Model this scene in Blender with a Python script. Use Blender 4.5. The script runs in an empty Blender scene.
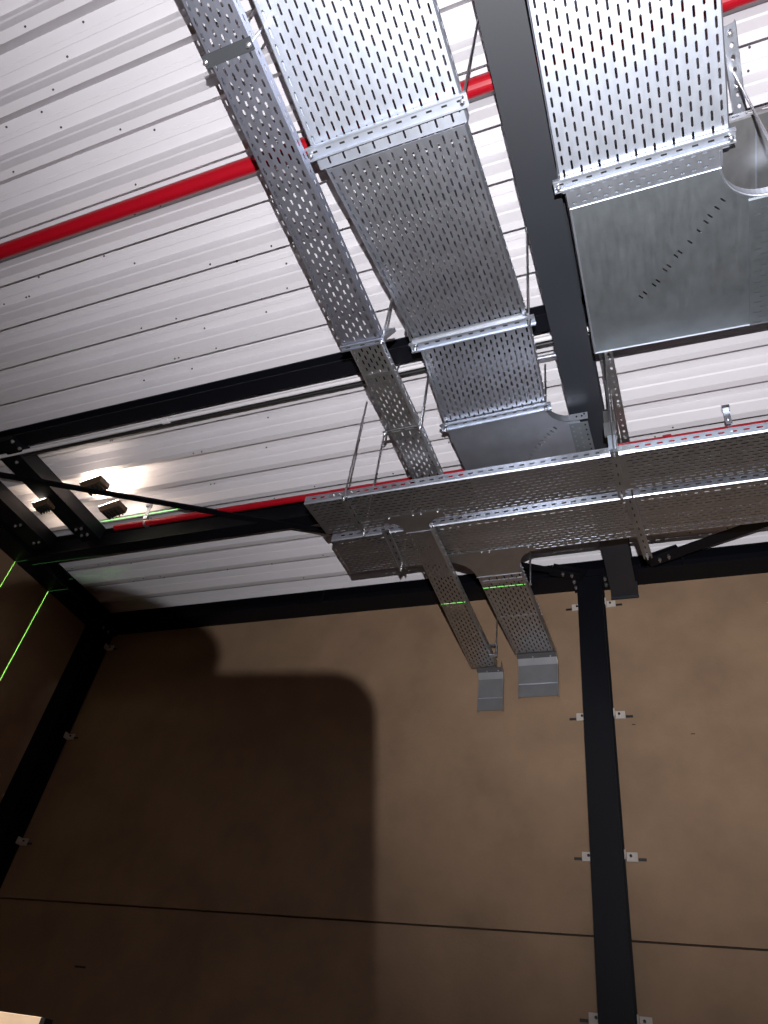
import bpy, bmesh, math, random
from mathutils import Vector, Matrix

# ------------------------------------------------------------------ camera, world, lights, exposure
# World origin = the camera's lens; the floor lies 1.7 m below it.  X runs along the far wall,
# Y towards the far wall, Z up.
SC = bpy.context.scene
C = SC.collection
FPX = 725.0
ROT = Matrix(((0.92860154, 0.13532582, 0.34552293),
              (0.34500853, -0.65769857, -0.66962810),
              (0.13663194, 0.74102604, -0.65742841)))
cam_data = bpy.data.cameras.new('camera')
cam_data.sensor_fit = 'VERTICAL'
cam_data.sensor_height = 24.0
cam_data.lens = FPX / 1024.0 * 24.0
cam_data.clip_start = 0.01
cam = bpy.data.objects.new('camera', cam_data)
cam.matrix_world = ROT.to_4x4()
C.objects.link(cam)
SC.camera = cam

SC.view_settings.view_transform = 'Standard'
SC.view_settings.look = 'None'
SC.view_settings.exposure = 0.0
SC.view_settings.gamma = 1.0
SC.view_settings.use_curve_mapping = False

LAMP_POWER = 1350.0
AMBIENT = (1.0, 0.50, 0.25)
AMBIENT_STRENGTH = 0.036
w = bpy.data.worlds.new('world')
SC.world = w
w.use_nodes = True
w.node_tree.nodes['Background'].inputs['Color'].default_value = (*AMBIENT, 1)
w.node_tree.nodes['Background'].inputs['Strength'].default_value = AMBIENT_STRENGTH


def cam_pt(x, y, z):
    return ROT @ Vector((x, y, z))


def lamp(name, kind, loc, power, color=(1, 1, 1), radius=0.01):
    d = bpy.data.lights.new(name, kind)
    d.energy = power
    d.color = color
    d.shadow_soft_size = radius
    o = bpy.data.objects.new(name, d)
    o.location = loc
    C.objects.link(o)
    return o


HEAD = cam_pt(-0.010, 0.245, 0.195)          # the photographer's head torch


def aim(o, target):
    o.rotation_euler = (Vector(target) - o.location).to_track_quat('-Z', 'Y').to_euler()


torch = lamp('head_torch_light', 'SPOT', HEAD, LAMP_POWER, (0.97, 0.97, 1.0), 0.0016)
torch.data.spot_size = math.radians(142); torch.data.spot_blend = 1.0
aim(torch, HEAD + ROT @ Vector(((690 - 384) / FPX, (512 - 110) / FPX, -1.0)))

# two floodlights on the left edge beam wash the roof sheets, an added fill spot brightens the board below
fl = lamp('floodlight_glow', 'AREA', (-4.20, 3.02, 3.69), 5.5, (1.0, 0.80, 0.60), 0.1)
fl.data.shape = 'RECTANGLE'; fl.data.size = 0.20; fl.data.size_y = 0.16
fl.rotation_euler = (math.pi - 0.25, 0.35, 0)
fl2 = lamp('floodlight_glow', 'AREA', (-4.86, 3.12, 3.69), 2.5, (1.0, 0.80, 0.60), 0.1)  # added light for the roof patch between the short beams
fl2.rotation_euler = (math.pi, 0, 0)
sp = lamp('board_fill_spot', 'SPOT', (-3.7, 1.3, 3.2), 900.0, (1.0, 0.84, 0.70), 0.03)
sp.data.spot_size = 0.26; sp.data.spot_blend = 0.3
aim(sp, (-2.95, 2.95, -0.05))


def line_laser(name, loc, power, target, spread, thin):
    """A line laser level: its lens squeezes the beam into a thin upright fan of green light (Y = const)."""
    o = lamp(name, 'SPOT', loc, power, (0.25, 1.0, 0.20), 0.001)
    o.data.spot_size = math.radians(spread)
    o.data.spot_blend = 0.0
    d = (Vector(target) - Vector(loc)).normalized()
    y = Vector((0, 1, 0))
    x = y.cross(-d).normalized()
    o.matrix_world = Matrix.Translation(loc) @ Matrix((x, y, -d)).transposed().to_4x4() @ Matrix.Diagonal((1, thin, 1, 1))


line_laser('laser_near_wall', (-2.6, 4.107, -1.55), 20000, (-5.58, 4.107, 2.6), 30, 0.0022)
line_laser('laser_side_wall', (-2.6, 3.637, -1.55), 20000, (-5.58, 3.637, 2.6), 30, 0.0022)
line_laser('laser_trays', (-1.15, 3.915, -1.55), 9000, (-1.17, 3.915, 2.9), 11, 0.008)
line_laser('laser_roof', (-2.6, 3.44, -1.55), 9000, (-4.05, 3.44, 3.76), 10, 0.006)


def at(px, py, h):
    """Where the sight line of a photo pixel meets the level plane z = h."""
    v = ROT @ Vector(((px - 384) / FPX, -(py - 512) / FPX, -1.0))
    return v * (h / v.z)


def at_y(px, py, y):
    v = ROT @ Vector(((px - 384) / FPX, -(py - 512) / FPX, -1.0))
    return v * (y / v.y)


# ------------------------------------------------------------------ materials
def mat(name, color, rough=0.5, metal=0.0, noise=None, bump=None, spec=0.5, streak=None):
    """noise = (scale, amount) varies colour; bump = (scale, strength); streak = amount of brushed roughness."""
    m = bpy.data.materials.new(name)
    m.use_nodes = True
    nt = m.node_tree
    b = nt.nodes['Principled BSDF']
    b.inputs['Base Color'].default_value = (*color, 1)
    b.inputs['Roughness'].default_value = rough
    b.inputs['Metallic'].default_value = metal
    b.inputs['Specular IOR Level'].default_value = spec
    tc = nt.nodes.new('ShaderNodeTexCoord')
    if noise:
        n = nt.nodes.new('ShaderNodeTexNoise')
        n.inputs['Scale'].default_value = noise[0]
        n.inputs['Detail'].default_value = 6
        n.inputs['Roughness'].default_value = 0.6
        nt.links.new(tc.outputs['Object'], n.inputs['Vector'])
        r = nt.nodes.new('ShaderNodeValToRGB')
        k = noise[1]
        r.color_ramp.elements[0].position = 0.3
        r.color_ramp.elements[1].position = 0.7
        r.color_ramp.elements[0].color = (*[c * (1 - k) for c in color], 1)
        r.color_ramp.elements[1].color = (*[min(1, c * (1 + k)) for c in color], 1)
        nt.links.new(n.outputs['Fac'], r.inputs['Fac'])
        nt.links.new(r.outputs['Color'], b.inputs['Base Color'])
    if streak:
        mp = nt.nodes.new('ShaderNodeMapping')
        mp.inputs['Scale'].default_value = (22, 5, 22)
        nt.links.new(tc.outputs['Object'], mp.inputs['Vector'])
        n2 = nt.nodes.new('ShaderNodeTexNoise')
        n2.inputs['Scale'].default_value = 2.0
        n2.inputs['Detail'].default_value = 8
        nt.links.new(mp.outputs['Vector'], n2.inputs['Vector'])
        mr = nt.nodes.new('ShaderNodeMapRange')
        mr.inputs['To Min'].default_value = max(0.05, rough - streak)
        mr.inputs['To Max'].default_value = min(1, rough + streak)
        nt.links.new(n2.outputs['Fac'], mr.inputs['Value'])
        nt.links.new(mr.outputs['Result'], b.inputs['Roughness'])
    if bump:
        n3 = nt.nodes.new('ShaderNodeTexNoise')
        n3.inputs['Scale'].default_value = bump[0]
        n3.inputs['Detail'].default_value = 4
        nt.links.new(tc.outputs['Object'], n3.inputs['Vector'])
        bp = nt.nodes.new('ShaderNodeBump')
        bp.inputs['Strength'].default_value = bump[1]
        bp.inputs['Distance'].default_value = 0.01
        nt.links.new(n3.outputs['Fac'], bp.inputs['Height'])
        nt.links.new(bp.outputs['Normal'], b.inputs['Normal'])
    return m


M_ROOF = mat('white_roof_sheet', (0.60, 0.575, 0.60), 0.5, 0.0, (1.5, 0.03))
M_SCREW = mat('dark_screw', (0.05, 0.045, 0.05), 0.5)
M_WALL = mat('brown_concrete_panel', (0.250, 0.160, 0.098), 0.85, 0.0, (2.2, 0.16), (60, 0.15))
M_JOINT = mat('joint_shadow_gap', (0.03, 0.02, 0.015), 0.9)
M_FLOOR = mat('grey_screed', (0.24, 0.17, 0.12), 0.8, 0.0, (1.5, 0.15))
M_BEAM = mat('black_steel_paint', (0.0020, 0.0023, 0.0045), 0.55, 0.0, (3, 0.1), None, 0.2)
M_RAFTER = mat('dark_blue_steel_paint', (0.007, 0.009, 0.015), 0.54, 0.0, (3, 0.1), None, 0.8)
M_STRAP = mat('dark_grey_strap', (0.035, 0.038, 0.042), 0.7, 0.0, None, None, 0.3)
M_BEND = mat('dull_plain_sheet', (0.22, 0.22, 0.23), 0.65, 0.9, (7, 0.1))
M_BRIGHT = mat('bright_galvanised_steel', (0.60, 0.64, 0.72), 0.50, 1.0, (9, 0.06), None, 0.5, 0.05)
M_STEEL = mat('galvanised_steel', (0.54, 0.57, 0.64), 0.44, 1.0, (9, 0.08), None, 0.5, 0.05)
M_DULL = mat('dull_galvanised_steel', (0.46, 0.46, 0.47), 0.42, 1.0, (9, 0.10), None, 0.5, 0.05)
M_BLUISH = mat('bluish_galvanised_steel', (0.36, 0.375, 0.45), 0.44, 1.0, (9, 0.08), None, 0.5, 0.05)
M_PLAIN = mat('plain_galvanised_sheet', (0.36, 0.40, 0.43), 0.46, 1.0, (7, 0.14), None, 0.5, 0.05)
M_ROD = mat('zinc_plated_steel', (0.62, 0.62, 0.64), 0.35, 1.0, (200, 0.2))
M_RED = mat('red_pipe_paint', (0.32, 0.002, 0.010), 0.35, 0.0, (6, 0.06))
M_GREYPIPE = mat('light_grey_plastic', (0.62, 0.60, 0.62), 0.45)
M_CLIP = mat('pale_grey_clip', (0.46, 0.41, 0.37), 0.6, 0.0, (30, 0.1))
M_BLACK = mat('black_plastic', (0.012, 0.012, 0.013), 0.5)
M_BROWN = mat('brown_lamp_housing', (0.06, 0.035, 0.018), 0.6)
M_BOARD = mat('pale_timber', (0.80, 0.64, 0.48), 0.6, 0.0, (8, 0.08))
M_SKIN = mat('skin', (0.55, 0.32, 0.24), 0.55)
M_GLOW = bpy.data.materials.new('floodlight_glass')
M_GLOW.use_nodes = True
_b = M_GLOW.node_tree.nodes['Principled BSDF']
_b.inputs['Emission Color'].default_value = (1.0, 0.86, 0.72, 1)
_b.inputs['Emission Strength'].default_value = 12.0


# ------------------------------------------------------------------ mesh builder
ORIGIN = {}


class MB:
    def __init__(self):
        self.v = []; self.f = []; self.m = []; self.mi = 0

    def add(self, pts, faces):
        n = len(self.v)
        self.v += [Vector(p) for p in pts]
        for f in faces:
            self.f.append([n + i for i in f]); self.m.append(self.mi)

    def quad(self, a, b, c, d):
        self.add((a, b, c, d), ((0, 1, 2, 3),))

    def box(self, lo, hi):
        x0, y0, z0 = lo; x1, y1, z1 = hi
        self.hexa([(x0, y0, z0), (x1, y0, z0), (x1, y1, z0), (x0, y1, z0)],
                  [(x0, y0, z1), (x1, y0, z1), (x1, y1, z1), (x0, y1, z1)])

    def hexa(self, b, t):
        self.add(list(b) + list(t), ((3, 2, 1, 0), (4, 5, 6, 7), (0, 1, 5, 4), (1, 2, 6, 5), (2, 3, 7, 6), (3, 0, 4, 7)))

    def bar(self, a, b, w, h, up=(0, 0, 1)):
        """A rectangular bar from a to b, w wide and h tall (h measured along up)."""
        a = Vector(a); b = Vector(b); d = (b - a).normalized(); u = Vector(up)
        s = d.cross(u).normalized(); u = s.cross(d).normalized()
        q = [(-s * w / 2 - u * h / 2), (s * w / 2 - u * h / 2), (s * w / 2 + u * h / 2), (-s * w / 2 + u * h / 2)]
        self.hexa([a + k for k in q], [b + k for k in q])

    def tube(self, a, b, r, n=10, r2=None):
        a = Vector(a); b = Vector(b); d = (b - a).normalized()
        s = d.orthogonal().normalized(); t = d.cross(s)
        r2 = r if r2 is None else r2
        ring = lambda p, q: [p + (s * math.cos(2 * math.pi * k / n) + t * math.sin(2 * math.pi * k / n)) * q for k in range(n)]
        self.add(ring(a, r) + ring(b, r2),
                 [(k, (k + 1) % n, n + (k + 1) % n, n + k) for k in range(n)] + [tuple(range(n))[::-1], tuple(range(n, 2 * n))])

    def extrude(self, prof, a, axis_len, U, V, D):
        """Closed profile [(u,v)] in directions U, V, swept along D."""
        a = Vector(a); U = Vector(U); V = Vector(V); D = Vector(D)
        n = len(prof)
        p0 = [a + U * u + V * v for u, v in prof]
        p1 = [p + D * axis_len for p in p0]
        self.add(p0 + p1, [(k, (k + 1) % n, n + (k + 1) % n, n + k) for k in range(n)] + [tuple(range(n))[::-1], tuple(range(n, 2 * n))])

    def perf(self, A, B, Cc, D, nu, pitch, hw, hl, stagger=True, drop=None):
        """A sheet A-B-C-D pierced by rows of long slots; u runs A->B, slots run along v (A->D)."""
        A, B, Cc, D = map(Vector, (A, B, Cc, D))
        W = ((B - A).length + (Cc - D).length) / 2
        L = ((D - A).length + (Cc - B).length) / 2

        def P(u, v):
            s, t = u / W, v / L
            return (A * (1 - s) + B * s) * (1 - t) + (D * (1 - s) + Cc * s) * t
        cw = W / nu
        hw = min(hw, cw * 0.42)
        for i in range(nu):
            u0, u1 = i * cw, (i + 1) * cw
            uc = (u0 + u1) / 2
            off = pitch * 0.5 if (stagger and i % 2) else 0.0
            v = 0.006 + off
            if off:
                self.quad(P(u0, 0), P(u1, 0), P(u1, v), P(u0, v))
            else:
                self.quad(P(u0, 0), P(u1, 0), P(u1, v), P(u0, v))
            while v + pitch <= L - 0.004:
                a, b = v, v + pitch
                m = (a + b) / 2
                o = [P(u0, a), P(uc, a), P(u1, a), P(u1, b), P(uc, b), P(u0, b)]
                h = [P(uc - hw, m - hl + hw), P(uc, m - hl), P(uc + hw, m - hl + hw),
                     P(uc + hw, m + hl - hw), P(uc, m + hl), P(uc - hw, m + hl - hw)]
                self.add(o + h, [(k, (k + 1) % 6, 6 + (k + 1) % 6, 6 + k) for k in range(6)])
                v = b
            self.quad(P(u0, v), P(u1, v), P(u1, L), P(u0, L))

    def build(self, name, material, parent=None, solid=None, smooth=False, bevel=None, flip=False):
        root = parent
        while root is not None and root.parent is not None:
            root = root.parent
        o0 = ORIGIN.get(root, Vector((0, 0, 0))) if root else Vector((0, 0, 0))
        me = bpy.data.meshes.new(name)
        me.from_pydata([v - o0 for v in self.v], [], self.f)
        mats = material if isinstance(material, (list, tuple)) else [material]
        for mm in mats:
            me.materials.append(mm)
        if len(mats) > 1:
            me.polygons.foreach_set('material_index', self.m)
        if smooth:
            me.polygons.foreach_set('use_smooth', [True] * len(me.polygons))
        me.update()
        o = bpy.data.objects.new(name, me)
        C.objects.link(o)
        if parent:
            o.parent = parent
        if solid:
            s = o.modifiers.new('thickness', 'SOLIDIFY'); s.thickness = abs(solid); s.offset = 1 if solid > 0 else -1
        if bevel:
            s = o.modifiers.new('bevel', 'BEVEL'); s.width = bevel; s.segments = 2; s.limit_method = 'ANGLE'
        return o


def tag(o, label, cat, group=None, kind=None):
    o['label'] = label; o['category'] = cat
    if group: o['group'] = group
    if kind: o['kind'] = kind
    return o


def thing(name, loc, label, cat, group=None):
    o = bpy.data.objects.new(name, None)
    o.empty_display_size = 0.1
    o.location = loc
    C.objects.link(o)
    ORIGIN[o] = Vector(loc)
    return tag(o, label, cat, group)


def struct(o):
    o['kind'] = 'structure'
    return o


# ------------------------------------------------------------------ the shell
H = 3.76            # underside of the roof sheets
FLOOR = -1.70
XL = -5.58          # left wall
YW = 4.92           # far wall
XR = 3.6
PITCH = 0.2696; Y0 = 0.224; DEPTH = 0.140; RUN = 0.046; TOP = 0.134; BOT = PITCH - 2 * RUN - TOP
rnd = random.Random(5)

roof = MB()
prof = []
k = -6
while Y0 + k * PITCH < YW + 0.1:
    e = Y0 + k * PITCH
    t0, t1 = e + RUN, e + RUN + TOP
    tm = (t0 + t1) / 2
    prof += [(e - BOT, H), (e - BOT * 0.5, H), (e, H), (t0, H + DEPTH),
             (tm - 0.016, H + DEPTH), (tm - 0.012, H + DEPTH - 0.003), (tm + 0.012, H + DEPTH - 0.003), (tm + 0.016, H + DEPTH),
             (t1, H + DEPTH), (t1 + RUN * .5 - .008, H + DEPTH * .54), (t1 + RUN * .5, H + DEPTH * .48)]
    k += 1
prof.append((prof[-11][0] + PITCH, H))
for (ya, za), (yb, zb) in zip(prof, prof[1:]):
    roof.quad((XL, ya, za), (XR, ya, za), (XR, yb, zb), (XL, yb, zb))
roof.mi = 1
for k in range(-2, 17):                     # fixing screws, a few per sheet
    e = Y0 + k * PITCH
    for j in range(12):
        x = rnd.uniform(-5.3, 3.0)
        yy = e + RUN + rnd.choice((0.02, 0.118))
        roof.tube((x, yy, H + DEPTH + 0.001), (x, yy, H + DEPTH - 0.006), 0.0045, 6)
    for j in range(6):
        x = rnd.uniform(-5.3, 3.0)
        roof.tube((x, e - BOT / 2, H + 0.001), (x, e - BOT / 2, H - 0.006), 0.004, 6)
struct(roof.build('ceiling', [M_ROOF, M_SCREW], solid=0.0015))

fl_mb = MB(); fl_mb.box((XL - 0.2, -3.0, FLOOR - 0.15), (XR, YW + 0.2, FLOOR))
struct(fl_mb.build('floor', M_FLOOR))

JZ = 1.122
wb = MB()
wb.box((XL - 0.2, YW, JZ + 0.006), (-0.545, YW + 0.15, H + 0.2))
wb.box((-0.545, YW, JZ - 0.006), (XR, YW + 0.15, H + 0.2))
wb.box((XL - 0.2, YW, FLOOR), (-0.545, YW + 0.15, JZ - 0.006))
wb.box((-0.545, YW, FLOOR), (XR, YW + 0.15, JZ - 0.018))
wb.mi = 1
wb.box((XL - 0.2, YW + 0.03, JZ - 0.03), (XR, YW + 0.14, JZ + 0.03))
wb.box((-4.35, YW - 0.001, 0.703), (-4.25, YW + 0.01, 0.716))       # cast-in slot
for sx, sz in ((0.03, 2.36), (-0.34, 2.44)):
    wb.box((sx, YW - 0.001, sz), (sx + 0.025, YW + 0.01, sz + 0.006))
struct(wb.build('wall_back', [M_WALL, M_JOINT]))
wl = MB(); wl.box((XL - 0.15, -3.0, FLOOR), (XL, YW, H + 0.2))
struct(wl.build('wall_left', M_WALL))


# ------------------------------------------------------------------ steel frame
def i_prof(w_, h_, tf=0.012, tw=0.008):
    a, b = w_ / 2, tw / 2
    return [(-a, 0), (a, 0), (a, tf), (b, tf), (b, h_ - tf), (a, h_ - tf), (a, h_), (-a, h_), (-a, h_ - tf), (-b, h_ - tf), (-b, tf), (-a, tf)]


def beam_x(label, x0, x1, ymid, w_, z0, z1, name='steel_beam', gap=None):
    t = thing(name, (x0, ymid, z0), label, 'beam', 'dark steel roof beams')
    for a, b_ in ([(x0, x1)] if gap is None else [(x0, gap[0]), (gap[1], x1)]):
        b = MB(); b.extrude(i_prof(w_, z1 - z0), (a, ymid, z0), b_ - a, (0, 1, 0), (0, 0, 1), (1, 0, 0))
        b.build('beam_section', M_BEAM, t)
    return t


def beam_y(label, y0, y1, xmid, w_, z0, z1, name='steel_beam', m=None, hollow=False):
    t = thing(name, (xmid, y0, z0), label, 'beam', 'dark steel roof beams')
    pr = [(-w_ / 2, 0), (w_ / 2, 0), (w_ / 2, z1 - z0), (-w_ / 2, z1 - z0)] if hollow else i_prof(w_, z1 - z0)
    b = MB(); b.extrude(pr, (xmid, y0, z0), y1 - y0, (1, 0, 0), (0, 0, 1), (0, 1, 0))
    b.build('beam_section', m or M_BEAM, t)
    return t


def bolts(t, pts, d, r=0.011, l=0.022, name='bolt', m=None):
    d = Vector(d)
    for p in pts:
        p = Vector(p)
        b = MB(); b.tube(p, p + d * l * 0.5, r, 6); b.tube(p + d * l * 0.5, p + d * l, r * 0.5, 8)
        b.build(name, m or M_ROD, t)


raft = beam_y('wide grey rafter running away between the two wide perforated trays', -1.5, 4.86, -0.298, 0.19, 3.49, H - 0.002, 'rafter', M_RAFTER)
ep = MB(); ep.box((-0.40, 4.862, 3.47), (-0.195, 4.878, H - 0.01)); ep.build('end_plate', M_RAFTER, raft)
bx = beam_x('dark cross beam with a pale conduit along it, crossing under the roof at mid height', -5.325, 3.2, 2.385, 0.112, 3.655, H - 0.002, 'purlin', (-0.302, -0.294))
g = MB(); g.box((-4.56, 2.32, 3.60), (-4.42, 2.45, 3.654)); g.build('cleat', M_BEAM, bx)
bolts(bx, [at(13, 441, 3.598), at(20, 448, 3.598)], (0, 0, -1), 0.014, 0.02)
beam_x('black cross beam directly behind the far red pipe, parallel to the far wall', -5.325, 3.2, 3.588, 0.112, 3.55, H - 0.002, 'purlin', (-0.302, -0.294))
edge = beam_x('black edge beam along the top of the far brown wall', XL, 3.2, 4.82, 0.2, 3.62, H - 0.004, 'edge_beam')
st = MB(); st.box((0.15, 4.722, 3.634), (0.165, 4.9, H - 0.016)); st.build('stiffener', M_BEAM, edge)
st = MB(); st.box((-2.9, 4.722, 3.634), (-2.885, 4.9, H - 0.016)); st.build('stiffener', M_BEAM, edge)
beam_y('black edge beam along the top of the left side wall', -1.5, 4.7, -5.455, 0.245, 3.62, H - 0.004, 'edge_beam')
aj = beam_y('short black beam at left joining the two cross beams, carrying the floodlights', 2.45, 3.525, -4.60, 0.20, 3.63, H - 0.004, 'trimmer_beam', None, True)
bolts(aj, [(-4.575, 3.44, 3.629), (-4.635, 3.44, 3.629), (-4.575, 3.36, 3.629), (-4.635, 3.36, 3.629), (-4.575, 2.55, 3.629)], (0, 0, -1), 0.014, 0.02)
aj2 = beam_y('second short black beam at far left beside the side wall edge beam', 2.45, 3.525, -5.16, 0.20, 3.63, H - 0.004, 'trimmer_beam', None, True)
bolts(aj2, [(-5.12, 3.2, 3.629), (-5.18, 3.2, 3.629), (-5.12, 3.44, 3.629), (-5.18, 3.44, 3.629)], (0, 0, -1), 0.014, 0.02)


def column(label, x0, x1, y0, y1, z1):
    t = thing('steel_column', ((x0 + x1) / 2, y0, FLOOR), label, 'column')
    tf, tw = 0.012, 0.009
    xm = (x0 + x1) / 2
    b = MB()
    b.extrude([(x0 - xm, 0), (x1 - xm, 0), (x1 - xm, tf), (tw / 2, tf), (tw / 2, y1 - y0 - tf), (x1 - xm, y1 - y0 - tf), (x1 - xm, y1 - y0),
               (x0 - xm, y1 - y0), (x0 - xm, y1 - y0 - tf), (-tw / 2, y1 - y0 - tf), (-tw / 2, tf), (x0 - xm, tf)],
              (xm, y0, FLOOR + 0.02), z1 - FLOOR - 0.02, (1, 0, 0), (0, 1, 0), (0, 0, 1))
    b.build('shaft', M_BEAM, t)
    p = MB(); p.box((x0 - 0.05, y0 - 0.03, FLOOR), (x1 + 0.05, y1, FLOOR + 0.02)); p.build('base_plate', M_BEAM, t)
    p = MB(); p.box((x0 - 0.045, y0 - 0.01, z1), (x1 + 0.045, y1, z1 + 0.016)); p.build('cap_plate', M_BEAM, t)
    bolts(t, [(x0 - 0.025, y0 + 0.03, z1 - 0.001), (x1 + 0.025, y0 + 0.03, z1 - 0.001), (x0 - 0.025, y0 + 0.11, z1 - 0.001), (x1 + 0.025, y0 + 0.11, z1 - 0.001)],
          (0, 0, -1), 0.014, 0.03)
    return t


column('black steel column on the far wall right of the tray drops', -0.637, -0.452, 4.72, YW - 0.001, 3.60)
column('black steel column in the left corner of the room', XL + 0.002, -5.385, 4.70, YW - 0.001, 3.60)


def clip(x, z, side, label, group):
    """A pale angle clip bolted beside a column, with its dark cast-in channel slot in the wall."""
    t = thing('panel_clip', (x, YW, z), label, 'bracket', group)
    a = x; b = x + side * 0.075
    lo, hi = min(a, b), max(a, b)
    m = MB(); m.box((lo, YW - 0.012, z - 0.028), (hi, YW - 0.001, z + 0.028))
    m.box((min(a, a + side * .01), YW - 0.06, z - 0.028), (max(a, a + side * .01), YW - 0.012, z + 0.028))
    m.build('clip_plate', M_CLIP, t, bevel=0.002)
    s = MB(); c0, c1 = sorted((x + side * 0.078, x + side * 0.125))
    s.box((c0, YW - 0.006, z - 0.020), (c1, YW - 0.001, z - 0.004)); s.build('channel_slot', M_BLACK, t)
    bolts(t, [(x + side * 0.035, YW - 0.012, z + 0.006)], (0, -1, 0), 0.009, 0.014, m=M_BLACK)


names = ['topmost', 'second from the top', 'third from the top', 'lowest visible']
for i, z in enumerate((3.46, 2.515, 1.568, 0.72)):
    clip(-0.452, z, 1, 'pale wall clip on the right side of the middle column, ' + names[i], 'wall panel clips')
    clip(-0.637, z - 0.005, -1, 'pale wall clip on the left side of the middle column, ' + names[i], 'wall panel clips')
for i, z in enumerate((3.46, 2.50, 1.555)):
    clip(-5.384, z, 1, 'pale wall clip on the dark corner column, ' + ['topmost', 'middle', 'lowest'][i] + ' of its three', 'wall panel clips')


def brace(label, a, b, w_=0.055):
    t = thing('roof_brace', a, label, 'brace', 'diagonal roof braces')
    m = MB(); m.bar(a, b, w_, 0.008); m.bar(Vector(a) + Vector((0, .025, .024)), Vector(b) + Vector((0, .025, .024)), 0.006, 0.05)
    m.build('brace_angle', M_BEAM, t)
    d = (Vector(b) - Vector(a)).normalized()
    gp = MB(); gp.bar(Vector(b) - d * 0.22 + Vector((0, 0, .012)), Vector(b) + d * 0.04 + Vector((0, 0, .012)), 0.14, 0.010); gp.build('gusset_plate', M_BEAM, t)
    bolts(t, [Vector(b) - d * 0.06 + Vector((0, 0, -.004)), Vector(b) - d * 0.13 + Vector((0, 0, -.004))], (0, 0, -1), 0.012, 0.03)


brace('long black diagonal brace from the left corner towards the middle column head', (-4.95, 2.45, 3.53), (-0.60, 4.60, 3.53))
_b, _a = at(652, 561, 3.57), at(768, 521, 3.57)
brace('black diagonal brace rising to the right from the middle column head', _b + (_a - _b) * 2.0, _b, 0.10)


# ------------------------------------------------------------------ pipes and conduit
def pipe(label, y, z, r, x0, x1, m, name, rings):
    t = thing(name, (x0, y, z), label, 'pipe')
    b = MB(); b.tube((x0, y, z), (x1, y, z), r, 28); b.build('pipe_run', m, t, smooth=False)
    for x in rings:
        q = MB(); q.tube((x - 0.025, y, z), (x + 0.025, y, z), r + 0.008, 20); q.build('coupling', m, t)
    return t


for nm, args in (('red_pipe', ('thick red pipe crossing close under the white roof', 1.096, 3.712, 0.042, XL, 3.3, M_RED, 'sprinkler_pipe', [])),
                 ('red_pipe', ('thin red pipe in front of the far cross beam, behind the long cross tray', 3.372, 3.58, 0.026, -4.20, 3.3, M_RED, 'sprinkler_pipe', [0.142])),
                 ('conduit', ('thin black conduit just behind the pale grey one', 2.500, 3.62, 0.012, -4.45, 0.6, M_BLACK, 'conduit', [])),
                 ('conduit', ('pale grey conduit running beside the dark cross beam', 2.464, 3.62, 0.015, XL, 0.6, M_GREYPIPE, 'conduit', [-3.1]))):
    pipe(*args)


def pipe_hanger(px, py, y, z, label):
    p = at_y(px, py, y)
    t = thing('pipe_hanger', (p.x, y, z), label, 'hanger', 'red pipe hangers')
    b = MB(); b.box((p.x - 0.018, y - 0.004, z + 0.02), (p.x + 0.018, y, H - 0.01)); b.box((p.x - 0.022, y - 0.03, H - 0.04), (p.x + 0.022, y, H - 0.012))
    b.build('strap', M_STEEL, t)
    b = MB(); b.tube((p.x - 0.012, y + 0.035, z), (p.x + 0.012, y + 0.035, z), 0.031, 20); b.build('pipe_ring', M_STEEL, t)
    bolts(t, [(p.x, y - 0.004, z + 0.06)], (0, -1, 0), 0.008, 0.012)


pipe_hanger(727, 415, 3.342, 3.58, 'small steel hanger on the thin red pipe at the right edge of the photo')
pipe_hanger(146, 516, 3.342, 3.58, 'small steel hanger on the thin red pipe near the floodlights')


# ------------------------------------------------------------------ cable trays
UP = Vector((0, 0, 1))
CH = 0.006


def flange(mb, A, D, inward, fh, slots=True):
    A, D, n = Vector(A), Vector(D), Vector(inward)
    a0, d0 = A + n * CH, D + n * CH
    a1, d1 = A + UP * CH, D + UP * CH
    a2, d2 = A + UP * fh, D + UP * fh
    mb.quad(a0, a1, d1, d0)
    if slots:
        mb.perf(a1, a2, d2, d1, 1, 0.058, 0.006, 0.017, False)
    else:
        mb.quad(a1, a2, d2, d1)
    mb.quad(a2, a2 + n * 0.008, d2 + n * 0.008, d2)


def tray_section(t, L0, R0, L1, R1, m, col=0.028, pitch=0.056, hw=0.0043, hl=0.0175, fh=0.060, plain=False, rail=None):
    L0, R0, L1, R1 = map(Vector, (L0, R0, L1, R1))
    e0 = (R0 - L0).normalized(); e1 = (R1 - L1).normalized()
    W = (R0 - L0).length
    b = MB()
    if plain:
        b.quad(L0 + e0 * CH, R0 - e0 * CH, R1 - e1 * CH, L1 + e1 * CH)
    else:
        b.perf(L0 + e0 * CH, R0 - e0 * CH, R1 - e1 * CH, L1 + e1 * CH, max(3, round(W / col)), pitch, hw, hl)
    b.build('tray_bed', m, t, solid=-0.0015)
    for A, D, n in ((L0, L1, (e0 + e1).normalized()), (R0, R1, -(e0 + e1).normalized())):
        f = MB(); flange(f, A, D, n, fh); f.build('side_rail', rail or m, t, solid=0.0012)


def tray(label, cat_loc, group='perforated cable trays'):
    return thing('cable_tray', cat_loc, label, 'cable tray', group)


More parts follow.
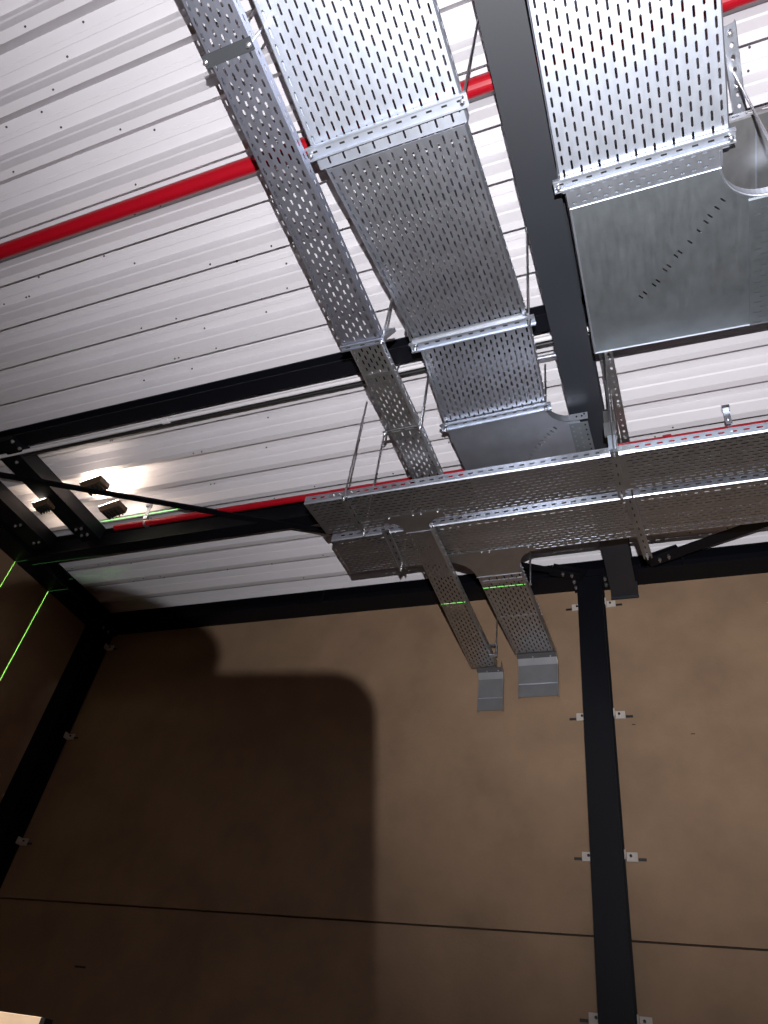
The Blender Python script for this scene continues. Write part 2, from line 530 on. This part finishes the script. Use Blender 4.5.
def joint(t, L, R, d, m, drop=0.003, width=0.10):
    """A splice plate under a tray joint, with two rows of small bolt heads and side couplers."""
    L, R, d = Vector(L), Vector(R), Vector(d)
    e = (R - L).normalized()
    b = MB(); b.bar((L + R) / 2 - d * width / 2 - UP * drop, (L + R) / 2 + d * width / 2 - UP * drop, (R - L).length - 0.02, 0.002)
    b.build('splice_plate', m, t)
    for P, s in ((L, -1), (R, 1)):
        c = MB(); c.bar(P + e * s * 0.003 - d * 0.09 + UP * 0.032, P + e * s * 0.003 + d * 0.09 + UP * 0.032, 0.003, 0.034); cp = c.build('side_coupler', m, t)
        bolts(cp, [P + e * s * 0.005 + d * q + UP * 0.032 for q in (-0.06, -0.02, 0.02, 0.06)], e * s, 0.006, 0.009)


# wide middle tray
t2 = tray('wide tray between the narrow tray and the rafter, its near end bright', (-1.13, -0.6, 3.2))
tray_section(t2, (-1.145, -0.6, 3.2), (-0.530, -0.6, 3.2), (-1.170, 1.06, 3.2), (-0.490, 1.06, 3.2), M_BRIGHT, 0.032, 0.060, 0.0044, 0.0215)
tray_section(t2, (-1.140, 1.06, 3.182), (-0.500, 1.06, 3.182), (-1.072, 2.135, 3.29), (-0.468, 2.135, 3.29), M_STEEL, 0.029, 0.054, 0.0042, 0.0195)
tray_section(t2, (-1.070, 2.14, 3.302), (-0.466, 2.14, 3.302), (-1.122, 2.775, 3.38), (-0.498, 2.745, 3.38), M_STEEL, 0.029, 0.056, 0.0046, 0.0185)
joint(t2, (-1.095, 2.06, 3.272), (-0.475, 2.06, 3.272), (0, 0.995, 0.1), M_DULL, 0.003, 0.03)

# narrow tray at left
t1 = tray('narrow tray at left ending above the long cross tray', (-1.33, -0.6, 3.03))
tray_section(t1, (-1.350, -0.6, 3.03), (-1.180, -0.6, 3.03), (-1.362, 1.85, 3.03), (-1.152, 1.86, 3.03), M_BLUISH, 0.025, 0.052, 0.0046, 0.016, 0.07)
tray_section(t1, (-1.336, 1.865, 3.034), (-1.168, 1.865, 3.034), (-1.322, 2.45, 3.034), (-1.150, 2.45, 3.034), M_DULL, 0.024, 0.050, 0.0044, 0.0155)
tray_section(t1, (-1.320, 2.455, 3.03), (-1.146, 2.455, 3.03), (-1.318, 2.93, 3.03), (-1.141, 2.93, 3.03), M_DULL, 0.024, 0.050, 0.0044, 0.0155)
joint(t1, (-1.33, 2.06, 3.03), (-1.168, 2.06, 3.03), (0, 1, 0), M_DULL, 0.003, 0.02)

# wide right tray
t3 = tray('wide bright tray at top right ending at a plain sheet elbow', (-0.1, -0.6, 3.27))
tray_section(t3, (-0.168, -0.6, 3.27), (0.435, -0.6, 3.27), (-0.188, 1.50, 3.27), (0.498, 1.50, 3.27), M_BRIGHT, 0.033, 0.060, 0.0046, 0.0215)

# long cross trays parallel to the far wall
t4 = tray('long cross tray nearest the camera, running to the right edge of the photo', (-1.98, 2.765, 2.88))
tray_section(t4, (-0.14, 2.758, 2.88), (-0.14, 3.035, 2.88), (-1.978, 2.764, 2.88), (-1.95, 3.065, 2.88), M_DULL, 0.023, 0.050, 0.0036, 0.0185, rail=M_STEEL)
tray_section(t4, (2.2, 2.762, 2.882), (2.2, 3.042, 2.882), (-0.13, 2.758, 2.882), (-0.13, 3.035, 2.882), M_DULL, 0.023, 0.050, 0.0036, 0.0185, rail=M_STEEL)
joint(t4, (-1.72, 2.764, 2.88), (-1.72, 3.055, 2.88), (1, 0, 0), M_DULL, 0.002, 0.03)
joint(t4, (-0.135, 2.758, 2.88), (-0.135, 3.035, 2.88), (1, 0, 0), M_DULL, 0.002, 0.04)
t5 = tray('long cross tray behind the nearest one, slightly shorter at its left end', (-2.02, 3.235, 2.98))
tray_section(t5, (-0.105, 3.206, 2.98), (-0.105, 3.566, 2.98), (-2.02, 3.235, 2.98), (-2.018, 3.600, 2.98), M_DULL, 0.023, 0.050, 0.0036, 0.0185, rail=M_STEEL)
tray_section(t5, (2.2, 3.208, 2.981), (2.2, 3.578, 2.981), (-0.095, 3.205, 2.981), (-0.095, 3.568, 2.981), M_DULL, 0.023, 0.050, 0.0036, 0.0185, rail=M_STEEL)

# two drops that run on to the far wall
d1 = tray('narrow sloping branch tray reaching the far wall, left of the two', (-1.36, 3.12, 2.88), 'branch trays to the far wall')
tray_section(d1, (-1.440, 3.13, 2.88), (-1.280, 3.13, 2.88), (-1.474, 4.78, 2.88), (-1.274, 4.80, 2.88), M_DULL, 0.024, 0.050, 0.0044, 0.0155)
d2 = tray('wider branch tray reaching the far wall, right of the two', (-1.0, 3.75, 2.98), 'branch trays to the far wall')
tray_section(d2, (-1.165, 3.80, 2.98), (-0.866, 3.77, 2.98), (-1.136, 4.78, 2.98), (-0.834, 4.79, 2.98), M_DULL)
joint(d2, (-1.158, 3.86, 2.98), (-0.866, 3.84, 2.98), (0, 1, 0), M_STEEL, 0.003, 0.03)
joint(d2, (-1.15, 4.28, 2.98), (-0.85, 4.27, 2.98), (0, 1, 0), M_DULL, 0.002, 0.012)


def arc(cx, cy, r, a0, a1, n=14):
    return [(cx + r * math.cos(math.radians(a0 + (a1 - a0) * k / n)), cy + r * math.sin(math.radians(a0 + (a1 - a0) * k / n))) for k in range(n + 1)]


def plate(name, outline, z, m, t, holes=(), th=0.0015):
    """A flat sheet with the given outline and slots cut through it."""
    bm = bmesh.new()
    o0 = ORIGIN[t]
    edges = []
    for loop in [outline] + list(holes):
        vs = [bm.verts.new(Vector((x, y, z)) - o0) for x, y in loop]
        for i in range(len(vs)):
            edges.append(bm.edges.new((vs[i], vs[(i + 1) % len(vs)])))
    bmesh.ops.triangle_fill(bm, use_beauty=True, use_dissolve=False, edges=edges)
    bmesh.ops.recalc_face_normals(bm, faces=bm.faces)
    if bm.faces and sum(f.normal.z * f.calc_area() for f in bm.faces) > 0:
        bmesh.ops.reverse_faces(bm, faces=bm.faces)
    me = bpy.data.meshes.new(name); bm.to_mesh(me); bm.free()
    me.materials.append(m)
    o = bpy.data.objects.new(name, me); C.objects.link(o); o.parent = t
    s = o.modifiers.new('thickness', 'SOLIDIFY'); s.thickness = th; s.offset = -1
    return o


def wall_strip(name, pts, z, fh, m, t, slots=False, lip=True):
    b = MB()
    for (x0, y0), (x1, y1) in zip(pts, pts[1:]):
        a, d = Vector((x0, y0, z)), Vector((x1, y1, z))
        if slots:
            b.perf(a, a + UP * fh, d + UP * fh, d, 1, 0.058, 0.006, 0.016, False)
        else:
            b.quad(a, a + UP * fh, d + UP * fh, d)
    b.build(name, m, t, solid=0.0015)


def bead(name, pts, z, m, t, r=0.004):
    b = MB()
    for (x0, y0), (x1, y1) in zip(pts, pts[1:]):
        b.tube((x0, y0, z), (x1, y1, z), r, 8)
    b.build(name, m, t)


def slot_loop(x, y, a, l=0.032, w_=0.008):
    c, s = math.cos(a), math.sin(a)
    q = [(-l / 2, 0), (-l / 2 + w_ / 2, -w_ / 2), (l / 2 - w_ / 2, -w_ / 2), (l / 2, 0), (l / 2 - w_ / 2, w_ / 2), (-l / 2 + w_ / 2, w_ / 2)]
    return [(x + c * u - s * v, y + s * u + c * v) for u, v in q]


# elbow at the end of the wide right tray
e3 = thing('tray_elbow', (-0.165, 1.52, 3.262), 'large plain sheet elbow at right with a diagonal row of slots', 'tray elbow', 'flat tray elbows')
inner = [(0.455, 1.50)] + [(0.455, 1.57)] + arc(0.640, 1.57, 0.180, 180, 270, 14)[1:] + [(0.66, 1.39 + 0.0)]
inner = [(0.455, 1.50), (0.455, 1.56)] + arc(0.637, 1.56, 0.182, 180, 90, 14)[1:] + [(0.70, 1.742)]
out3 = [(-0.163, 1.50)] + inner + [(0.70, 2.398), (-0.172, 2.376)]
holes = []
for px, py in ((641, 297), (645, 293), (654, 285), (658, 281), (665, 270), (669, 266), (676, 256), (680, 252), (690, 242), (699, 231), (706, 222), (710, 216), (717, 208), (723, 200)):
    p = at(px, py, 3.262); q = at(px + 6, py + 4, 3.262) - p; holes.append(slot_loop(p.x, p.y, math.atan2(q.y, q.x), 0.030, 0.007))
plate('elbow_sheet', out3, 3.262, M_PLAIN, e3, holes)
wall_strip('inner_rail', inner, 3.262, 0.06, M_BRIGHT, e3)
bead('inner_lip', inner, 3.263, M_BRIGHT, e3, 0.006)
wall_strip('outer_rail', [(-0.163, 1.50), (-0.172, 2.376), (0.70, 2.398)], 3.262, 0.06, M_STEEL, e3)
bead('outer_lip', [(-0.163, 1.50), (-0.172, 2.376), (0.70, 2.398)], 3.263, M_BRIGHT, e3, 0.005)
b = MB(); b.perf((-0.17, 1.475, 3.258), (-0.17, 1.565, 3.258), (0.465, 1.565, 3.258), (0.465, 1.475, 3.258), 3, 0.045, 0.005, 0.012)
b.build('splice_plate', M_STEEL, e3, solid=-0.0012)
bead('splice_lip', [(-0.165, 1.572), (0.458, 1.572)], 3.257, M_BRIGHT, e3, 0.004)
# the tray that carries on from that elbow
t6 = tray('short end of a tray leaving the large plain elbow at the right edge', (0.62, 1.742, 3.258))
tray_section(t6, (0.56, 2.397, 3.255), (0.56, 1.744, 3.255), (2.0, 2.42, 3.255), (2.0, 1.76, 3.255), M_PLAIN)

# elbow at the end of the wide middle tray
e2 = thing('tray_elbow', (-1.12, 2.78, 3.384), 'plain sheet elbow under the rafter, partly behind the long cross tray', 'tray elbow', 'flat tray elbows')
in2 = [(-0.500, 2.75)] + arc(-0.335, 2.755, 0.165, 180, 90, 12) + [(-0.215, 2.945)]
in2 = [(-0.512, 2.745)] + arc(-0.372, 2.775, 0.140, 180, 97, 12) + [(-0.335, 2.918)]
out2 = [(-1.120, 2.775)] + in2 + [(-0.30, 3.50), (-1.09, 3.50)]
holes = []
p_x = lambda f: 525 + 30 * f
p_y = lambda f: 461 - 33 * f
for k in range(11):
    f = k / 10
    p = at(525 + (555 - 525) * f, 461 + (428 - 461) * f, 3.384); q = at(p_x(f) + 6, p_y(f) + 4, 3.384) - p; holes.append(slot_loop(p.x, p.y, math.atan2(q.y, q.x), 0.030, 0.007))
plate('elbow_sheet', out2, 3.384, M_STEEL, e2, holes)
wall_strip('inner_rail', in2, 3.384, 0.055, M_BRIGHT, e2)
wall_strip('outer_rail', [(-1.120, 2.775), (-1.09, 3.50)], 3.384, 0.055, M_STEEL, e2, True)
wall_strip('far_rail', [(-1.09, 3.50), (-0.30, 3.50)], 3.384, 0.055, M_STEEL, e2, True)
b = MB(); b.perf((-0.40, 2.93, 3.381), (-0.29, 2.93, 3.381), (-0.275, 3.5, 3.381), (-0.385, 3.5, 3.381), 3, 0.04, 0.005, 0.009)
b.build('splice_plate', M_PLAIN, e2, solid=-0.0012)
b = MB(); b.box((-0.392, 2.910, 3.384), (-0.286, 2.914, 3.44)); b.build('splice_bracket', M_BRIGHT, e2)
bolts(e2, [(-0.35, 2.91, 3.41), (-0.32, 2.91, 3.41), (-0.305, 2.91, 3.425)], (0, -1, 0), 0.006, 0.008, m=M_BLACK)

# plain upper tray beyond the big elbow
t7 = tray('plain unperforated tray higher up behind the large elbow, at the right edge', (0.42, 1.475, 3.45))
tray_section(t7, (0.40, 2.05, 3.45), (0.40, 1.478, 3.45), (2.0, 2.05, 3.45), (2.0, 1.470, 3.45), M_DULL, plain=True)
b = MB(); b.box((0.62, 1.50, 3.4475), (0.628, 2.03, 3.449)); b.build('stiffening_bead', M_STEEL, t7)

# tee pieces where the branches leave the cross trays
def tee(label, z, x0, x1, n0, n1, ya, yb, yn):
    """A plain reducing tee: wide at the tray edge (y=ya), curved in to the branch width (y=yn)."""
    t = thing('tray_tee', ((n0 + n1) / 2, yb, z), label, 'tray tee', 'branch tees')
    left = []
    right = []
    for k in range(11):
        a = math.pi / 2 * k / 10
        left.append((n0 - (n0 - x0) * (1 - math.sin(a)), yb + (yn - yb) * (1 - math.cos(a))))
        right.append((n1 + (x1 - n1) * (1 - math.sin(a)), yb + (yn - yb) * (1 - math.cos(a))))
    plate('tee_sheet', [(x0, ya), (x1, ya)] + right + [(n1, yn + .02), (n0, yn + .02)] + left[::-1], z, M_DULL, t)
    wall_strip('curved_rail', left, z, 0.055, M_DULL, t)
    wall_strip('curved_rail', right, z, 0.055, M_DULL, t)
    bead('sheet_lip', [(n0, yn + .02), (n1, yn + .02)], z - 0.001, M_STEEL, t, 0.003)
    bolts(t, [(x0 + .03, ya + .012, z), (x1 - .03, ya + .012, z), ((x0 + x1) / 2, ya + .012, z), ((x0 + x1) / 2 + .05, ya + .012, z)], (0, 0, -1), 0.006, 0.008)
    return t


tee('plain tee where the narrow branch tray leaves the nearest cross tray', 2.872, -1.53, -1.16, -1.442, -1.278, 2.975, 3.03, 3.12)
tee('plain tee where the wider branch tray leaves the second cross tray', 2.972, -1.40, -0.735, -1.166, -0.864, 3.515, 3.57, 3.76)


def drop_bend(label, x0, x1, y, z, zb):
    """A plain vertical bend that turns the branch tray down the far wall."""
    t = thing('drop_bend', ((x0 + x1) / 2, y, zb), label, 'tray bend', 'drop bends at the far wall')
    prof = [(y - 0.045, z), (y + 0.005, z - 0.012), (y + 0.035, z - 0.055), (y + 0.043, z - 0.20), (y + 0.043, zb)]
    b = MB()
    for (ya, za), (yb, zz) in zip(prof, prof[1:]):
        b.quad((x0, ya, za), (x1, ya, za), (x1, yb, zz), (x0, yb, zz))
    b.build('bend_sheet', M_BEND, t, solid=0.0012)
    for x in (x0, x1):
        f = MB()
        off = [(0, 0.055), (0.03, 0.045), (0.04, 0.02), (0.034, 0), (0.034, 0)]
        for (p, q), (o1, o2) in zip(list(zip(prof, prof[1:])), list(zip(off, off[1:]))):
            f.quad((x, p[0], p[1]), (x, q[0], q[1]), (x, q[0] + o2[0], q[1] + o2[1]), (x, p[0] + o1[0], p[1] + o1[1]))
        f.build('side_rail', M_DULL, t, solid=0.0012)
    s = MB(); s.bar((x0 + .004, y + 0.041, z - 0.21), (x1 - .004, y + 0.041, z - 0.21), 0.003, 0.008); s.build('fold_line', M_STEEL, t)
    bolts(t, [((x0 * .6 + x1 * .4), y - 0.01, z - 0.010), ((x0 * .15 + x1 * .85), y - 0.01, z - 0.010)], (0, -0.3, -0.95), 0.006, 0.008)


drop_bend('small plain bend turning the narrow branch tray down the far wall', -1.430, -1.238, 4.815, 2.872, 2.562)
drop_bend('larger plain bend turning the wider branch tray down the far wall', -1.122, -0.826, 4.815, 2.972, 2.658)


# ------------------------------------------------------------------ hangers
def channel_prof(w_=0.041, h_=0.021, t=0.0025, lip=0.008):
    a = w_ / 2
    return [(-a, 0), (-a, h_), (a, h_), (a, 0), (a - lip, 0), (a - lip, t), (a - t, t), (a - t, h_ - t), (-a + t, h_ - t), (-a + t, t), (-a + lip, t), (-a + lip, 0)]


def rod(t, p, z1, r=0.0055, name='threaded_rod'):
    p = Vector(p)
    b = MB(); b.tube(p - UP * 0.03, z1 if isinstance(z1, Vector) else (p.x, p.y, z1), r, 8); rd = b.build(name, M_ROD, t)
    n = MB(); n.tube(p - UP * 0.012, p - UP * 0.003, 0.011, 6); n.build('nut', M_ROD, rd)


def trapeze(label, a, b, w_, m, rod_ends=(True, True), inset=0.03, top=None, h_=0.021, flat=False):
    """A slotted channel slung under a tray on two threaded rods."""
    a, b = Vector(a), Vector(b)
    t = thing('trapeze_hanger', (a + b) / 2, label, 'hanger', 'trapeze hangers')
    d = (b - a).normalized(); s = d.cross(UP).normalized()
    L = (b - a).length
    mb = MB()
    if flat:
        mb.bar(a + UP * 0.004, b + UP * 0.004, w_, 0.006)
    else:
        mb.extrude(channel_prof(w_, h_), a - UP * h_, L, s, UP, d)
        mb.mi = 1                                  # slots punched in the back of the channel
        n = max(2, int(L / 0.06))
        for k in range(n):
            c = a + d * (L * (k + 0.5) / n) - UP * 0.0022
            mb.bar(c - d * 0.012 - UP * 0.0005, c + d * 0.012 - UP * 0.0005, 0.008, 0.0012)
    mb.build('channel', [m, M_BLACK], t)
    for use, p, tp in zip(rod_ends, (a + d * inset, b - d * inset), top or (None, None)):
        if use:
            rod(t, p - UP * (h_ if not flat else 0), tp or (H - 0.002))
    return t


def X2(px0, py0, px1, py1, z):
    return at(px0, py0, z), at(px1, py1, z)


trapeze('bright channel hanger under the wide middle tray, nearest of its three', (-1.185, 0.975, 3.182), (-0.468, 0.968, 3.182), 0.056, M_BRIGHT, (True, True), 0.02, (None, at(478, 20, 3.77)))
trapeze('bright channel hanger under the wide middle tray, second of its three', (-1.105, 2.098, 3.272), (-0.43, 2.095, 3.272), 0.056, M_BRIGHT, (True, True), 0.03, (None, at(527, 225, 3.77)))
trapeze('bright channel hanger where the wide middle tray meets its elbow', (-1.145, 2.765, 3.366), (-0.47, 2.745, 3.366), 0.05, M_BRIGHT, (True, True), 0.03)
trapeze('bright channel hanger under the wide right tray, before the large elbow', (-0.215, 1.452, 3.262), (0.515, 1.450, 3.262), 0.055, M_BRIGHT, (True, True), 0.02)
h1 = trapeze('dark flat strap hanger under the narrow left tray, nearest of its three', (-1.375, 0.493, 3.022), (-1.160, 0.493, 3.022), 0.045, M_STRAP, (True, True), 0.012, flat=True)
h2 = trapeze('small hanger with a looped bracket under the narrow tray, middle of its three', (-1.372, 1.857, 3.024), (-1.135, 1.862, 3.024), 0.03, M_STEEL, (False, True), 0.012, h_=0.012)
lp = MB(); lp.bar((-1.148, 1.86, 3.02), (-1.085, 1.86, 3.09), 0.022, 0.006); lp.bar((-1.085, 1.86, 3.09), (-1.145, 1.86, 3.095), 0.022, 0.006); lp.build('looped_bracket', M_STEEL, h2)
trapeze('small channel hanger under the narrow tray just before the cross tray', (-1.360, 2.448, 3.024), (-1.125, 2.448, 3.024), 0.022, M_DULL, (True, True), 0.012, h_=0.005)
a, b = X2(386, 530, 403, 568, 2.958)
trapeze('ribbed channel hanger across the second cross tray, near its left end', a, b, 0.05, M_DULL, (False, True), 0.03)
a, b = X2(629, 498, 648, 556, 2.958)
trapeze('ribbed channel hanger across the second cross tray, right of the column', a, b, 0.05, M_DULL, (False, True), 0.03)
h4 = trapeze('slender hanger carrying the left end of the nearest cross tray', (-1.70, 2.74, 2.874), (-1.70, 3.09, 2.874), 0.03, M_DULL, (True, True), 0.012, h_=0.004)
h5 = trapeze('hanger with a bright upright bracket on the nearest cross tray, below the rafter', (-0.150, 2.725, 2.872), (-0.150, 3.07, 2.872), 0.04, M_DULL, (True, True), 0.012, h_=0.004)
b = MB(); b.box((-0.175, 2.735, 2.90), (-0.135, 2.752, 3.01)); b.build('upright_bracket', M_BRIGHT, h5)
b = MB(); b.box((-0.19, 2.74, 3.02), (-0.13, 2.756, 3.12)); b.build('slotted_plate', M_DULL, h5)


def single_rod(label, p, z1):
    t = thing('threaded_rod', p, label, 'rod', 'single hanger rods')
    p = Vector(p)
    b = MB(); b.tube(p, (p.x, p.y, z1), 0.0055, 8); rd = b.build('rod_shaft', M_ROD, t)
    n = MB(); n.tube(p - UP * 0.004, p + UP * 0.006, 0.011, 6); n.build('nut', M_ROD, rd)
    return t


r1 = single_rod('thin dark rod holding the narrow branch tray beside its right edge', (-1.235, 4.60, 2.905), 3.62 - 0.002)
b = MB(); b.box((-1.285, 4.59, 2.868), (-1.225, 4.615, 2.875)); b.box((-1.231, 4.59, 2.875), (-1.226, 4.615, 2.965)); b.box((-1.285, 4.59, 2.958), (-1.231, 4.615, 2.965))
b.build('rod_bracket', M_STEEL, r1)
single_rod('thin dark rod beside the right edge of the wider branch tray', (-0.838, 3.93, 2.985), H - 0.002)


def slotted_channel(label, a, b, w_, m):
    a, b = Vector(a), Vector(b)
    t = thing('slotted_channel', (a + b) / 2, label, 'channel', 'slotted roof channels')
    d = (b - a).normalized(); s = d.cross(UP).normalized()
    A, B_ = a - s * w_ / 2, a + s * w_ / 2
    mb = MB(); L = (b - a).length
    mb.perf(A, B_, B_ + d * L, A + d * L, 1, 0.052, 0.008, 0.014, False)
    mb.build('channel_web', m, t, solid=0.002)
    for q in (A, B_):
        f = MB(); f.quad(q, q + UP * 0.03, q + UP * 0.03 + d * L, q + d * L); f.build('channel_flange', m, t, solid=0.002)
    bolts(t, [a + d * L * f - UP * 0.001 for f in (0.08, 0.55, 0.9)], (0, 0, -1), 0.013, 0.018)
    return t


c1 = slotted_channel('slotted channel on the roof at upper right, beside the wide bright tray', (0.570, 1.19, 3.715), (0.618, 1.66, 3.715), 0.052, M_STEEL)
r2 = single_rod('bright rod hanging from the slotted roof channel at upper right', (0.584, 1.385, 2.75), 3.712)
c2 = slotted_channel('slotted channel below the large elbow, leading down to the cross tray', at(608, 350, 3.70), at(627, 446, 3.70), 0.045, M_DULL)
c3 = slotted_channel('darker slotted channel beside the rafter, just left of its twin', at(602, 350, 3.735), at(618, 446, 3.735), 0.04, M_DULL)
r3 = single_rod('bright rod between the rafter and the slotted channels', at(608.6, 413, 3.40), 3.70)
b = MB(); q = at(608.6, 413, 3.40); b.box((q.x - 0.03, q.y - 0.02, 3.30), (q.x + 0.03, q.y + 0.02, 3.402)); b.build('rod_bracket', M_DULL, r3)

# beam clamp pair at the rod beside the rafter
bc = thing('beam_clamp', (-0.42, 2.49, 3.60), 'small pair of horizontal clamps on the rod left of the rafter', 'clamp')
for py, zz in ((343, 3.62), (356, 3.60)):
    p = at(549, py, zz); b = MB(); b.tube((p.x - 0.07, p.y, zz), (p.x + 0.05, p.y, zz), 0.011, 10); b.build('clamp_bar', M_STEEL, bc)


# ------------------------------------------------------------------ floodlights and the board below
def floodlight(label, px, py, w_, d_, h_, tilt):
    p = at(px, py, 3.60)
    t = thing('floodlight', p, label, 'floodlight', 'floodlights on the left beam')
    t.rotation_euler = (0.25, -0.35, tilt)
    b = MB(); o = Vector(p)
    b.hexa([o + Vector(q) for q in ((-w_ * .42, -d_ * .42, -h_ / 2), (w_ * .42, -d_ * .42, -h_ / 2), (w_ * .42, d_ * .42, -h_ / 2), (-w_ * .42, d_ * .42, -h_ / 2))],
           [o + Vector(q) for q in ((-w_ / 2, -d_ / 2, h_ / 2), (w_ / 2, -d_ / 2, h_ / 2), (w_ / 2, d_ / 2, h_ / 2), (-w_ / 2, d_ / 2, h_ / 2))])
    b.build('housing', M_BROWN, t, bevel=0.006)
    g = MB(); g.box(o + Vector((-w_ * .45, -d_ * .45, h_ / 2)), o + Vector((w_ * .45, d_ * .45, h_ / 2 + 0.008))); g.build('lamp_glass', M_GLOW, t)
    f = MB()
    for k in range(5):
        x = -w_ * .3 + w_ * .15 * k
        f.box(o + Vector((x - .004, -d_ * .35, -h_ / 2 - 0.02)), o + Vector((x + .004, d_ * .35, -h_ / 2 - 0.0005)))
    f.build('cooling_fins', M_BLACK, t)
    return t


floodlight('brown floodlight behind the left beam, upper of the two', 95, 486, 0.19, 0.15, 0.05, 0.1)
floodlight('brown floodlight behind the left beam, lower of the two, nearer the pipe', 113, 510, 0.19, 0.15, 0.05, 0.1)

floodlight('small added brown floodlight between the two short black beams at far left', 44, 506, 0.15, 0.12, 0.05, 0.1)  # added housing, gives the extra roof glow a source

bd = thing('timber_board', (-2.9, 3.0, FLOOR), 'pale lit timber board standing at the bottom left corner', 'board')
b = MB(); b.hexa([(-3.5, 2.99, FLOOR), (-2.72, 2.99, FLOOR), (-2.72, 3.03, FLOOR), (-3.5, 3.03, FLOOR)],
                 [(-3.5, 2.99, 0.239), (-2.72, 2.99, 0.237), (-2.72, 3.03, 0.237), (-3.5, 3.03, 0.239)])
b.build('board_sheet', M_BOARD, bd, bevel=0.002)
b = MB(); b.box((-2.719, 2.985, FLOOR), (-2.694, 3.035, 0.236)); b.build('end_cap', M_BLACK, bd)


# ------------------------------------------------------------------ the photographer's phone and hand (behind the lens; they shade the far wall)
def cpt(p):
    return cam_pt(*p)


ph = thing('smartphone', cam_pt(-0.052, 0.11, 0.02), 'dark smartphone held upright just behind the viewpoint', 'phone')
b = MB()


def rr(x0, x1, y0, y1, r, n=6):
    out = []
    for cx, cy, a in ((x1 - r, y1 - r, 0), (x0 + r, y1 - r, 90), (x0 + r, y0 + r, 180), (x1 - r, y0 + r, 270)):
        out += [(cx + r * math.cos(math.radians(a + 90 * k / n)), cy + r * math.sin(math.radians(a + 90 * k / n))) for k in range(n + 1)]
    return out


loop = rr(-0.090, -0.0115, 0.045, 0.200, 0.011)
n = len(loop)
b.add([cpt((x, y, 0.016)) for x, y in loop] + [cpt((x, y, 0.024)) for x, y in loop],
      [(k, (k + 1) % n, n + (k + 1) % n, n + k) for k in range(n)] + [tuple(range(n))[::-1], tuple(range(n, 2 * n))])
b.build('phone_body', M_BLACK, ph)
b = MB(); loop = rr(-0.0875, -0.014, 0.048, 0.197, 0.009); n = len(loop)
b.add([cpt((x, y, 0.0241)) for x, y in loop] + [cpt((x, y, 0.0246)) for x, y in loop],
      [(k, (k + 1) % n, n + (k + 1) % n, n + k) for k in range(n)] + [tuple(range(n))[::-1], tuple(range(n, 2 * n))])
b.build('screen', M_BLACK, ph)


def skin_body(name, chains, m):
    """One continuous skinned surface from joint chains [(point, radius)...]; chain starts may share a joint."""
    verts, edges, rad, key = [], [], [], {}

    def vid(p, r):
        k = tuple(round(c, 5) for c in p)
        if k not in key:
            key[k] = len(verts); verts.append(cpt((p[0], p[1] + 0.012, p[2]))); rad.append(r)
        return key[k]
    for ch in chains:
        ids = [vid(p, r) for p, r in ch]
        edges += list(zip(ids, ids[1:]))
    me = bpy.data.meshes.new(name)
    me.from_pydata(verts, edges, [])
    me.materials.append(m)
    o = bpy.data.objects.new(name, me); C.objects.link(o)
    s = o.modifiers.new('skin', 'SKIN')
    for i, sv in enumerate(me.skin_vertices[0].data):
        sv.radius = (rad[i], rad[i]); sv.use_root = (i == 0)
    s.use_smooth_shade = True
    u = o.modifiers.new('sub', 'SUBSURF'); u.levels = 1; u.render_levels = 2
    return o


palm = (-0.098, 0.120, 0.040)
hand = skin_body('person', [
    [((-0.40, -0.10, 0.16), 0.045), ((-0.22, 0.02, 0.09), 0.034), ((-0.145, 0.075, 0.055), 0.028), (palm, 0.030)],
    [(palm, 0.030), ((-0.112, 0.165, 0.032), 0.018), ((-0.104, 0.198, 0.010), 0.0175), ((-0.080, 0.197, 0.004), 0.0135), ((-0.052, 0.184, 0.006), 0.0105)],
    [(palm, 0.030), ((-0.114, 0.140, 0.022), 0.014), ((-0.104, 0.155, 0.004), 0.009), ((-0.078, 0.150, 0.004), 0.008), ((-0.060, 0.146, 0.008), 0.007)],
    [(palm, 0.030), ((-0.114, 0.112, 0.020), 0.014), ((-0.104, 0.118, 0.003), 0.009), ((-0.080, 0.112, 0.004), 0.008), ((-0.064, 0.108, 0.008), 0.007)],
    [(palm, 0.030), ((-0.110, 0.088, 0.022), 0.013), ((-0.100, 0.086, 0.004), 0.008), ((-0.082, 0.080, 0.005), 0.007), ((-0.070, 0.076, 0.008), 0.006)],
    [(palm, 0.030), ((-0.088, 0.140, 0.050), 0.015), ((-0.070, 0.160, 0.042), 0.011), ((-0.050, 0.172, 0.034), 0.009)],
], M_SKIN)
tag(hand, 'hand and forearm holding up the phone from the left, behind the viewpoint', 'person')
